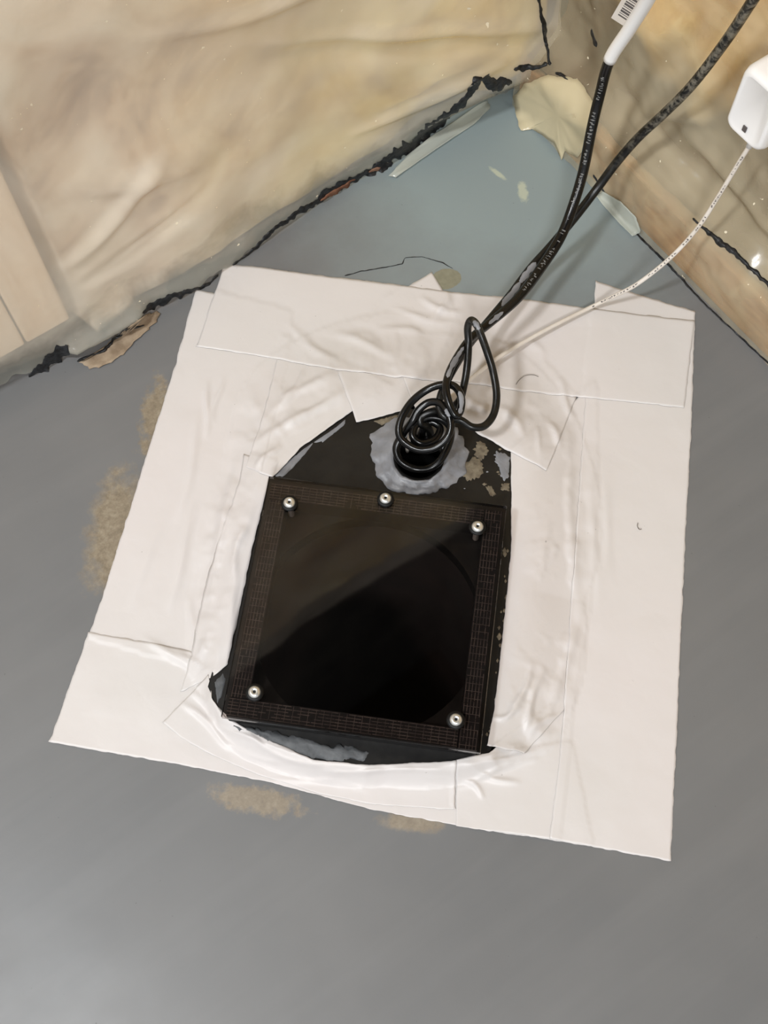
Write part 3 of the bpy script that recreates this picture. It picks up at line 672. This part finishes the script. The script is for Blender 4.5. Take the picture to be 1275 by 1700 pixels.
# ------------------------------------------------------------------ cords
def zpath(pts):
    """(pixel x, pixel y, height, radius) -> points and radii"""
    p = np.array(pts, float); P = at(p[:, :2], p[:, 2]); return catmull(np.c_[P, p[:, 3]], 10)
def c4(x, y): return (560 + x / 3.1875, 480 + y / 3.1875)
def cord(name, label, top, loops, mat, cat='cord', k=14):
    pts = [tuple(q) for q in top] + [c4(x, y) + (z, r) for x, y, z, r in loops]
    Q = zpath(pts); C, r = Q[:, :3], Q[:, 3]
    o = tag(mesh_obj(name, *tube(C, r, k), mat), label, cat)
    return o, C, r
def smear(parent, C, r, px, ln, mat='putty', half=0.95, name='paint_smear', lift=0.00025):
    """coat of paint on the camera side of a cord, ragged at both ends"""
    pp = to_px(C); i = int(np.argmin(np.hypot(pp[:, 0] - px[0], pp[:, 1] - px[1])))
    d = np.r_[0, np.cumsum(np.linalg.norm(np.diff(C, axis=0), axis=1))]; n = 16
    s = np.linspace(max(d[i] - ln / 2, 0), min(d[i] + ln / 2, d[-1]), n)
    Cc = np.stack([np.interp(s, d, C[:, q]) for q in range(3)], 1); rr = np.interp(s, d, r)
    T, _, _ = frames(Cc); V = []; m = 9
    for q in range(n):
        v = CAM - Cc[q]; v = v - (v @ T[q]) * T[q]; v /= np.linalg.norm(v); b = np.cross(T[q], v)
        u = q / (n - 1); hf = half * math.sqrt(max(1e-3, 1 - (2 * u - 1) ** 4)) * (1 + 0.38 * float(fbm(u * 7, px[0], 3, 2)))
        for e in np.linspace(-hf, hf, m):
            V.append(Cc[q] + (rr[q] + lift * (1 if abs(e) < hf * .98 else -1)) * (math.cos(e) * v + math.sin(e) * b))
    return mesh_obj(name, V, gridf(n, m), mat, parent)
def print_marks(parent, C, r, px0, px1, mat, size, gapf, seed, name='printed_text', side=0.0):
    """row of tiny illegible printed characters along a cord"""
    rr = random.Random(seed); pp = to_px(C)
    i0 = int(np.argmin(np.hypot(pp[:, 0] - px0[0], pp[:, 1] - px0[1]))); i1 = int(np.argmin(np.hypot(pp[:, 0] - px1[0], pp[:, 1] - px1[1])))
    i0, i1 = min(i0, i1), max(i0, i1); d = np.r_[0, np.cumsum(np.linalg.norm(np.diff(C, axis=0), axis=1))]
    s = d[i0]; parts = []
    while s < d[i1]:
        if rr.random() < gapf: s += size * rr.uniform(1, 4); continue
        for q in range(rr.randint(2, 3)):
            w_ = size * rr.uniform(0.12, 0.45); sc = s + size * rr.uniform(0, .7)
            c = np.array([np.interp(sc, d, C[:, e]) for e in range(3)]); c2 = np.array([np.interp(sc + 0.0005, d, C[:, e]) for e in range(3)])
            t = c2 - c; t /= np.linalg.norm(t) + 1e-12; R0 = float(np.interp(sc, d, r))
            v = CAM - c; v = v - (v @ t) * t; v /= np.linalg.norm(v); b = np.cross(t, v)
            ac = side + rr.uniform(-0.22, 0.22); al = rr.uniform(0.08, 0.3); Vq = []
            for sg, lf in ((-1, 1), (1, 1)):
                for e in (ac - al, ac, ac + al): Vq.append(c + sg * w_ / 2 * t + (R0 + 0.0001) * (math.cos(e) * v + math.sin(e) * b))
            parts.append((Vq, [(0, 1, 4, 3), (1, 2, 5, 4)]))
        s += size * 1.15
    V, Fc = joinm(parts); o = mesh_obj(name, V, Fc, mat, parent, False); o['kind'] = 'stuff'; return o
rt, rl = 0.0041, 0.0029
topA = [(1105, -55, 0.275, rt), (1075, 0, 0.235, rt), (1045, 48, 0.200, rt), (1012, 100, 0.165, rt), (995, 160, 0.135, rt), (982, 215, 0.112, rt), (968, 285, 0.085, rt), (950, 345, 0.066, rt), (930, 395, 0.054, rt), (898, 445, 0.046, 0.004), (860, 495, 0.046, 0.0038)]
loopA = [(800, 185, .050, .0034), (705, 262, .058, .0032), (640, 350, .062, .003), (592, 440, .066, rl), (575, 520, .068, rl), (590, 600, .066, rl), (625, 668, .062, rl), (652, 640, .062, rl), (655, 570, .064, rl), (620, 515, .064, rl), (560, 505, .062, rl),
  (480, 530, .058, rl), (400, 590, .054, rl), (345, 670, .050, rl), (325, 745, .046, rl), (345, 800, .043, rl), (420, 848, .042, rl), (500, 845, .044, rl), (570, 800, .048, rl), (600, 740, .052, rl), (590, 665, .056, rl), (545, 605, .056, rl), (485, 600, .053, rl),
  (430, 640, .049, rl), (395, 700, .044, rl), (345, 770, .036, rl), (312, 840, .030, rl), (335, 910, .026, rl), (405, 950, .025, rl), (485, 948, .025, rl), (545, 905, .028, rl), (590, 820, .032, rl), (600, 740, .037, rl), (555, 690, .042, rl), (480, 680, .043, rl), (415, 720, .041, rl), (400, 780, .039, rl), (450, 815, .037, rl), (520, 790, .036, rl), (545, 735, .036, rl), (505, 705, .036, rl), (465, 718, .034, rl), (448, 760, .027, rl), (440, 820, .012, rl), (440, 880, -.03, rl)]
ca, CA, RA = cord('power_cord', 'glossy black cord with a white sleeve at its upper end, coiled at the cord hole', topA, loopA, 'cord')
topB = [(1290, -60, 0.31, .0036), (1250, 0, 0.275, .0036), (1205, 68, 0.226, .0036), (1150, 140, 0.172, .0036), (1105, 186, 0.134, .0036), (1060, 228, 0.104, .0036), (1025, 268, 0.080, .0036), (992, 312, 0.060, .0036), (955, 360, 0.046, .0036), (915, 408, 0.034, .0036), (880, 447, 0.028, .0036), (846, 492, 0.028, .0036)]
loopB = [(770, 205, .034, .0033), (700, 290, .044, .0031), (630, 400, .052, rl), (585, 480, .056, rl), (548, 560, .056, rl), (540, 630, .053, rl), (575, 680, .052, rl), (650, 692, .050, rl), (715, 730, .048, rl), (780, 722, .047, rl), (828, 660, .048, rl), (843, 560, .052, rl), (825, 440, .058, rl), (795, 340, .066, rl), (765, 255, .074, rl),
  (738, 190, .078, rl), (708, 165, .076, rl), (690, 205, .070, rl), (694, 290, .062, rl), (688, 400, .056, rl), (672, 500, .050, rl), (645, 590, .046, rl), (580, 640, .044, rl), (510, 645, .047, rl), (450, 672, .045, rl), (440, 712, .042, rl), (475, 728, .037, rl), (495, 770, .026, rl), (490, 820, .008, rl), (485, 850, -.03, rl)]
cb, CB, RB = cord('power_cord', 'dusty black cord from the top right corner, making the big teardrop loop', topB, loopB, 'cord_dusty')
for parent, C, r, lst in ((ca, CA, RA, [((597, 0), (0, 0), 0)]),): pass
smear(ca, CA, RA, c4(612, 400), 0.034, half=0.8); smear(ca, CA, RA, c4(655, 605), 0.018, half=0.75)
smear(ca, CA, RA, c4(822, 150), 0.018, half=0.6); smear(ca, CA, RA, c4(585, 655), 0.006, half=0.8)
smear(cb, CB, RB, c4(745, 195), 0.007, half=0.8); smear(cb, CB, RB, (846, 492), 0.03, half=0.8); smear(cb, CB, RB, (872, 456), 0.024, half=0.8)
print_marks(ca, CA, RA, (1005, 125), (868, 488), 'cord_print', 0.0022, 0.18, 5, side=0.15)
# white sleeve on the glossy cord, with a paper tag
pp = to_px(CA); ii = int(np.argmin(np.hypot(pp[:, 0] - 1014, pp[:, 1] - 98)))
mesh_obj('white_sleeve', *tube(CA[:ii + 1], 0.0049, 18), 'white_plastic', ca)
g0 = CA[np.argmin(np.hypot(pp[:, 0] - 1078, pp[:, 1] + 5))]; g1 = CA[np.argmin(np.hypot(pp[:, 0] - 1046, pp[:, 1] - 46))]
ta = (g1 - g0) / np.linalg.norm(g1 - g0); vv = CAM - g0; vv = vv - (vv @ ta) * ta; vv /= np.linalg.norm(vv); sd = np.cross(ta, vv)
sd = sd if (to_px(g0 + sd * .01)[0] < to_px(g0)[0]) else -sd
AX = np.array([ta, sd, np.cross(ta, sd)]); mid = (g0 + g1) / 2
tg = mesh_obj('paper_tag', *box(mid + sd * 0.0085 + ta * 0.001, (0.020, 0.0065, 0.00025), AX), 'white_jacket', ca, False); tg['label'] = 'small white paper tag with printed bars'
for q in range(11):
    for zz in (0.0003, -0.0003):
        mesh_obj('printed_bar', *box(mid + sd * 0.0085 + ta * (-0.015 + q * 0.0028) + AX[2] * zz, (0.0003 + 0.0004 * (q % 3), 0.0034, 0.0001), AX), 'print', tg, False)

# thin white cable from the sensor box to the cord hole
rw = 0.0017
pts = [(1247, 238, 0.170, rw), (1228, 268, 0.150, rw), (1195, 322, 0.117, rw), (1160, 376, 0.088, rw), (1115, 426, 0.060, rw), (1060, 470, 0.034, rw), (1020, 491, 0.018, rw), (985, 508, 0.0075, rw), (930, 535, 0.0075, rw), (880, 562, 0.009, rw), (830, 592, 0.014, rw), (790, 622, 0.018, rw), (765, 644, 0.020, rw), (735, 672, 0.022, rw), (702, 700, 0.027, rw), (682, 722, 0.024, rw), (676, 745, 0.008, rw), (676, 760, -0.03, rw)]
Q = zpath(pts); CW, RW_ = Q[:, :3], Q[:, 3]
cw = tag(mesh_obj('sensor_cable', *tube(CW, RW_, 12), 'white_jacket'), 'thin white printed cable running from the white box to the cord hole', 'cable')
print_marks(cw, CW, RW_, (1236, 256), (985, 508), 'print', 0.0026, 0.12, 9)

# white sensor box hung on the right wall
def wx(px, X): 
    r = ray(np.array(px, float)); return CAM + r * ((X - CAM[0]) / r[0])
XF = -0.026
q_tl, q_bl, q_br = wx((1237, 114), XF), wx((1208, 205), XF), wx((1243, 238), XF)
y0, y1 = q_tl[1] + 0.002, q_tl[1] - 0.033; z1, z0 = q_tl[2] + 0.002, q_br[2] - 0.004
sbx = root('sensor_box', (0, (y0 + y1) / 2, z0)); tag(sbx, 'white plastic sensor box on the right wall, at the edge of the photo', 'sensor')
def rrect(y0, y1, z0, z1, r, n=6):
    out = []
    for cy, cz, a in ((y1 + r, z0 + r, 180), (y0 - r, z0 + r, 270), (y0 - r, z1 - r, 0), (y1 + r, z1 - r, 90)):
        for k in range(n + 1):
            b = math.radians(a + 90 * k / n); out.append((cy + r * math.cos(b), cz + r * math.sin(b)))
    return out
V = []; n_ = None
for X, ins in ((0.016, 0.0035), (0.010, 0.0), (XF + 0.006, 0.0), (XF + 0.002, 0.0012), (XF, 0.0035), (XF + 0.0008, 0.0045)):
    L = rrect(y0 - ins, y1 + ins, z0 + ins, z1 - ins, 0.0065); n_ = len(L)
    V += [(X, a, b) for a, b in L]
Fc = [(i * n_ + j, i * n_ + (j + 1) % n_, (i + 1) * n_ + (j + 1) % n_, (i + 1) * n_ + j) for i in range(5) for j in range(n_)] + [tuple(range(n_)), tuple(5 * n_ + j for j in range(n_))]
mesh_obj('housing', V, Fc, 'white_plastic', sbx)
lz = wx((1236, 214), XF); mesh_obj('indicator', *box(lz, (0.0004, 0.0016, 0.0022)), 'print', sbx, False)
e0 = CW[0]; mesh_obj('strain_relief', *tube(np.array([e0 + [0.004, 0.002, 0.012], e0 + [0.001, 0, 0.004], CW[2]]), [0.0034, 0.003, 0.0024], 12), 'white_plastic', sbx)

# ------------------------------------------------------------------ black mastic, torn plastic, crumbled edge
def ribbon(name, label, cat, P, mat, group=None, lift=0.0016, seed=0, rag=0.55, step=2.4):
    """bead of mastic pressed along a seam: (pixel x, pixel y, pixel width)"""
    P = np.array(P, float); L = np.linalg.norm(np.diff(P[:, :2], axis=0), axis=1).sum(); n = max(6, int(L / step))
    Q = resample(P, n); T = np.gradient(Q[:, :2], axis=0); T /= np.linalg.norm(T, axis=1)[:, None] + 1e-9; N = np.stack([-T[:, 1], T[:, 0]], 1)
    pxs = []; lf_ = []
    for i in range(n):
        w_ = Q[i, 2] / 2 * (0.3 if i in (0, n - 1) else 1)
        wa = w_ * (1 + rag * float(fbm(i * 0.34, 3.3, seed, 2))); wb = w_ * (1 + rag * float(fbm(i * 0.34, 8.8, seed + 9, 2)))
        sh = 0.3 * w_ * float(fbm(i * 0.2, 1.1, seed + 4, 2))
        for f, lf in ((-wa, 0.0), (-wa * .55, .8), (0, 1), (wb * .55, .8), (wb, 0.0)):
            pxs.append(Q[i, :2] + N[i] * (f + sh)); lf_.append(0.0003 + lift * lf * (1 + 0.4 * float(fbm(i * .45, f * .2, seed, 2))))
    h = hits(pxs); v = CAM - h; v /= np.linalg.norm(v, axis=1)[:, None]; V = h + v * np.array(lf_)[:, None]
    o = mesh_obj(name, V, gridf(n, 5), mat)
    return tag(o, label, cat, group)
G = 'black sealant lumps along the wall seams'
ribbon('sealant_bead', 'short black gap filler at the far left foot of the wall', 'sealant', [(48, 626, 5), (64, 614, 12), (85, 598, 20), (104, 583, 22), (113, 574, 9)], 'mastic', G, seed=1)
ribbon('sealant_bead', 'black bead touching the upper left corner of the taped square', 'sealant', [(236, 520, 4), (252, 508, 13), (280, 495, 15), (305, 487, 9), (335, 478, 5), (352, 466, 4), (362, 455, 4)], 'mastic', G, seed=2)
ribbon('sealant_bead', 'long black bead along the middle of the left wall foot', 'sealant', [(386, 440, 3), (410, 424, 4), (432, 403, 6), (455, 380, 6), (490, 358, 8), (525, 334, 12), (550, 318, 12), (585, 298, 11), (606, 287, 8)], 'mastic', G, seed=3)
ribbon('sealant_bead', 'ragged black lump where the torn brown board shows', 'sealant', [(604, 290, 9), (622, 282, 15), (640, 276, 12), (652, 270, 6)], 'mastic', G, seed=4)
ribbon('sealant_bead', 'broad black smear climbing the seam towards the corner', 'sealant', [(622, 276, 4), (645, 262, 14), (672, 250, 20), (700, 228, 18), (722, 206, 20), (745, 190, 14)], 'mastic', G, seed=5)
ribbon('sealant_bead', 'thin black smear just below the corner blob', 'sealant', [(742, 194, 10), (760, 180, 13), (772, 164, 10), (785, 148, 10), (794, 134, 12), (800, 128, 6)], 'mastic', G, seed=6)
ribbon('sealant_bead', 'large black blob in the floor corner', 'sealant', [(800, 132, 12), (815, 138, 24), (830, 140, 26), (843, 139, 16), (850, 135, 6)], 'mastic', G, seed=7)
ribbon('sealant_bead', 'black flecked smear left of the wall corner fold', 'sealant', [(853, 116, 5), (864, 114, 12), (880, 112, 9), (900, 110, 5), (908, 104, 9)], 'mastic', G, seed=8)
ribbon('sealant_bead', 'thin black line running up the wall corner', 'sealant', [(912, 108, 6), (910, 90, 5), (905, 65, 5), (902, 40, 10), (897, 15, 6), (893, -20, 5)], 'mastic', G, seed=9, lift=0.001)
ribbon('sealant_bead', 'small black dab right of the wall corner fold', 'sealant', [(922, 120, 4), (932, 126, 9), (943, 132, 6)], 'mastic', G, seed=10)
ribbon('sealant_bead', 'small black scratch high on the right sheet', 'sealant', [(982, 48, 2), (984, 60, 6), (988, 72, 7), (990, 78, 3)], 'mastic', G, seed=11, lift=0.0008)
ribbon('sealant_bead', 'black bead in the crease behind the right timber plate', 'sealant', [(1150, 362, 3), (1175, 385, 6), (1200, 405, 10), (1222, 420, 9), (1240, 440, 6), (1262, 462, 7), (1285, 480, 8)], 'mastic', G, seed=12)
ribbon('board_scrap', 'torn reddish brown board edge showing in the left seam', 'board', [(532, 334, 4), (552, 320, 9), (575, 306, 8), (590, 298, 3)], simple('brown_board', (104, 70, 54), (140, 100, 78), 90, 0.8, 0.2), lift=0.0032, seed=13)
ribbon('board_scrap', 'small brown scrap at the ragged black lump', 'board', [(612, 286, 3), (622, 280, 8), (632, 278, 4)], M['board'] if 'board' in M else simple('brown_scrap', (112, 82, 66), (146, 112, 92), 90, 0.8, 0.2), lift=0.0034, seed=14)
def flat_piece(name, label, cat, px, mat, th, seed=0, curl=0.0, n=60, wob=0.05, group=None):
    P = np.array(px, float); P = resample(np.vstack([P, P[:1]]), n + 1)[:-1]; c = P.mean(0); V = []; Fc = []
    d = P - c; d = d * (1 + wob * fbm(d[:, 0] / 9, d[:, 1] / 9, seed, 3))[:, None]
    rings = (0.0, 0.3, 0.6, 0.85, 1.0)
    pxs = [c + d[i] * f for f in rings[1:] for i in range(n)] + [c]
    lf_ = [th + curl * max(0, f - .6) * (0.5 + 0.7 * float(fbm(i * .2, f, seed, 2))) for f in rings[1:] for i in range(n)] + [th]
    h = hits(pxs); v = CAM - h; v /= np.linalg.norm(v, axis=1)[:, None]; V = h + v * np.array(lf_)[:, None]; q = len(V) - 1
    for j in range(n): Fc.append((q, j, (j + 1) % n))
    for r in range(len(rings) - 2):
        for j in range(n): Fc.append((r * n + j, r * n + (j + 1) % n, (r + 1) * n + (j + 1) % n, (r + 1) * n + j))
    o = mesh_obj(name, V, Fc, mat)
    md = o.modifiers.new('thickness', 'SOLIDIFY'); md.thickness = 0.0004
    return tag(o, label, cat, group)
flat_piece('plastic_flap', 'torn milky plastic flap lying on the floor right of the corner', 'plastic sheet', [(852, 160), (856, 186), (860, 208), (866, 217), (884, 214), (905, 228), (920, 238), (932, 266), (938, 250), (958, 262), (985, 230), (992, 180), (960, 130), (910, 125), (870, 140)], 'flap', 0.0016, 1, 0.0018, 120, 0.02)
flat_piece('plastic_flap', 'narrow folded plastic strip on the floor beside the left seam', 'plastic sheet', [(645, 292), (676, 258), (716, 226), (756, 200), (796, 172), (814, 164), (812, 182), (784, 208), (732, 242), (692, 270), (655, 296)], 'flap_grey', 0.0018, 2, 0.004, 70, 0.03)
flat_piece('plastic_flap', 'cut plastic end curling on the floor at the foot of the right timber plate', 'plastic sheet', [(1000, 318), (1030, 335), (1055, 360), (1063, 385), (1050, 392), (1030, 372), (1005, 345), (990, 325)], 'flap_grey', 0.0016, 3, 0.004, 50, 0.03)
flat_piece('concrete_scrap', 'crumbled tan concrete edge at the lower left wall foot', 'concrete', [(128, 603), (150, 613), (178, 606), (206, 586), (232, 560), (258, 536), (262, 516), (240, 522), (205, 550), (178, 572), (148, 592)], 'chip', 0.001, 4, 0.002, 60, 0.10)
ribbon('sealant_bead', 'hairline black crack across the crumbled concrete edge', 'sealant', [(128, 600, 4), (150, 590, 3), (172, 582, 5), (182, 570, 10), (196, 560, 4), (212, 547, 5), (240, 540, 3)], 'mastic', G, seed=15, lift=0.003)
ribbon('paint_crack', 'fine dark crack in the floor paint above the top tape strip', 'crack', [(572, 458, 1.6), (600, 450, 1.4), (640, 444, 1.8), (668, 438, 1.4), (672, 428, 1.2), (700, 426, 1.2), (735, 436, 1.4), (752, 446, 1.2)], 'mastic', lift=0.0002, seed=16)
ribbon('floor_seam', 'dark thin seam between floor and right timber plate', 'seam', [(985, 290, 3), (1010, 332, 3), (1040, 370, 3.5), (1080, 412, 3.5), (1120, 450, 4), (1170, 505, 3), (1225, 556, 3), (1290, 616, 3)], 'mastic', lift=0.0006, seed=17, rag=0.3)

# stray threads caught on the tape and the plate
for lb, px, zz, mt in (('dark loose thread lying on the top tape strip', [(856, 642), (862, 634), (872, 627), (884, 626), (893, 629)], 0.0036, 'print'),
                       ('tiny dark hair on the wide right tape strip', [(1058, 870), (1057, 876), (1060, 881), (1064, 880)], 0.0026, 'print')):
    p = np.array(px, float); P, _ = on_ground(p); P[:, 2] += 0.0 if zz > HP else zz
    if zz > HP: P = at(p, zz)
    tag(mesh_obj('loose_thread', *tube(catmull(P, 8), 0.00022, 6), mt), lb, 'thread')

for o in bpy.data.objects:
    if '_org' in o: del o['_org']
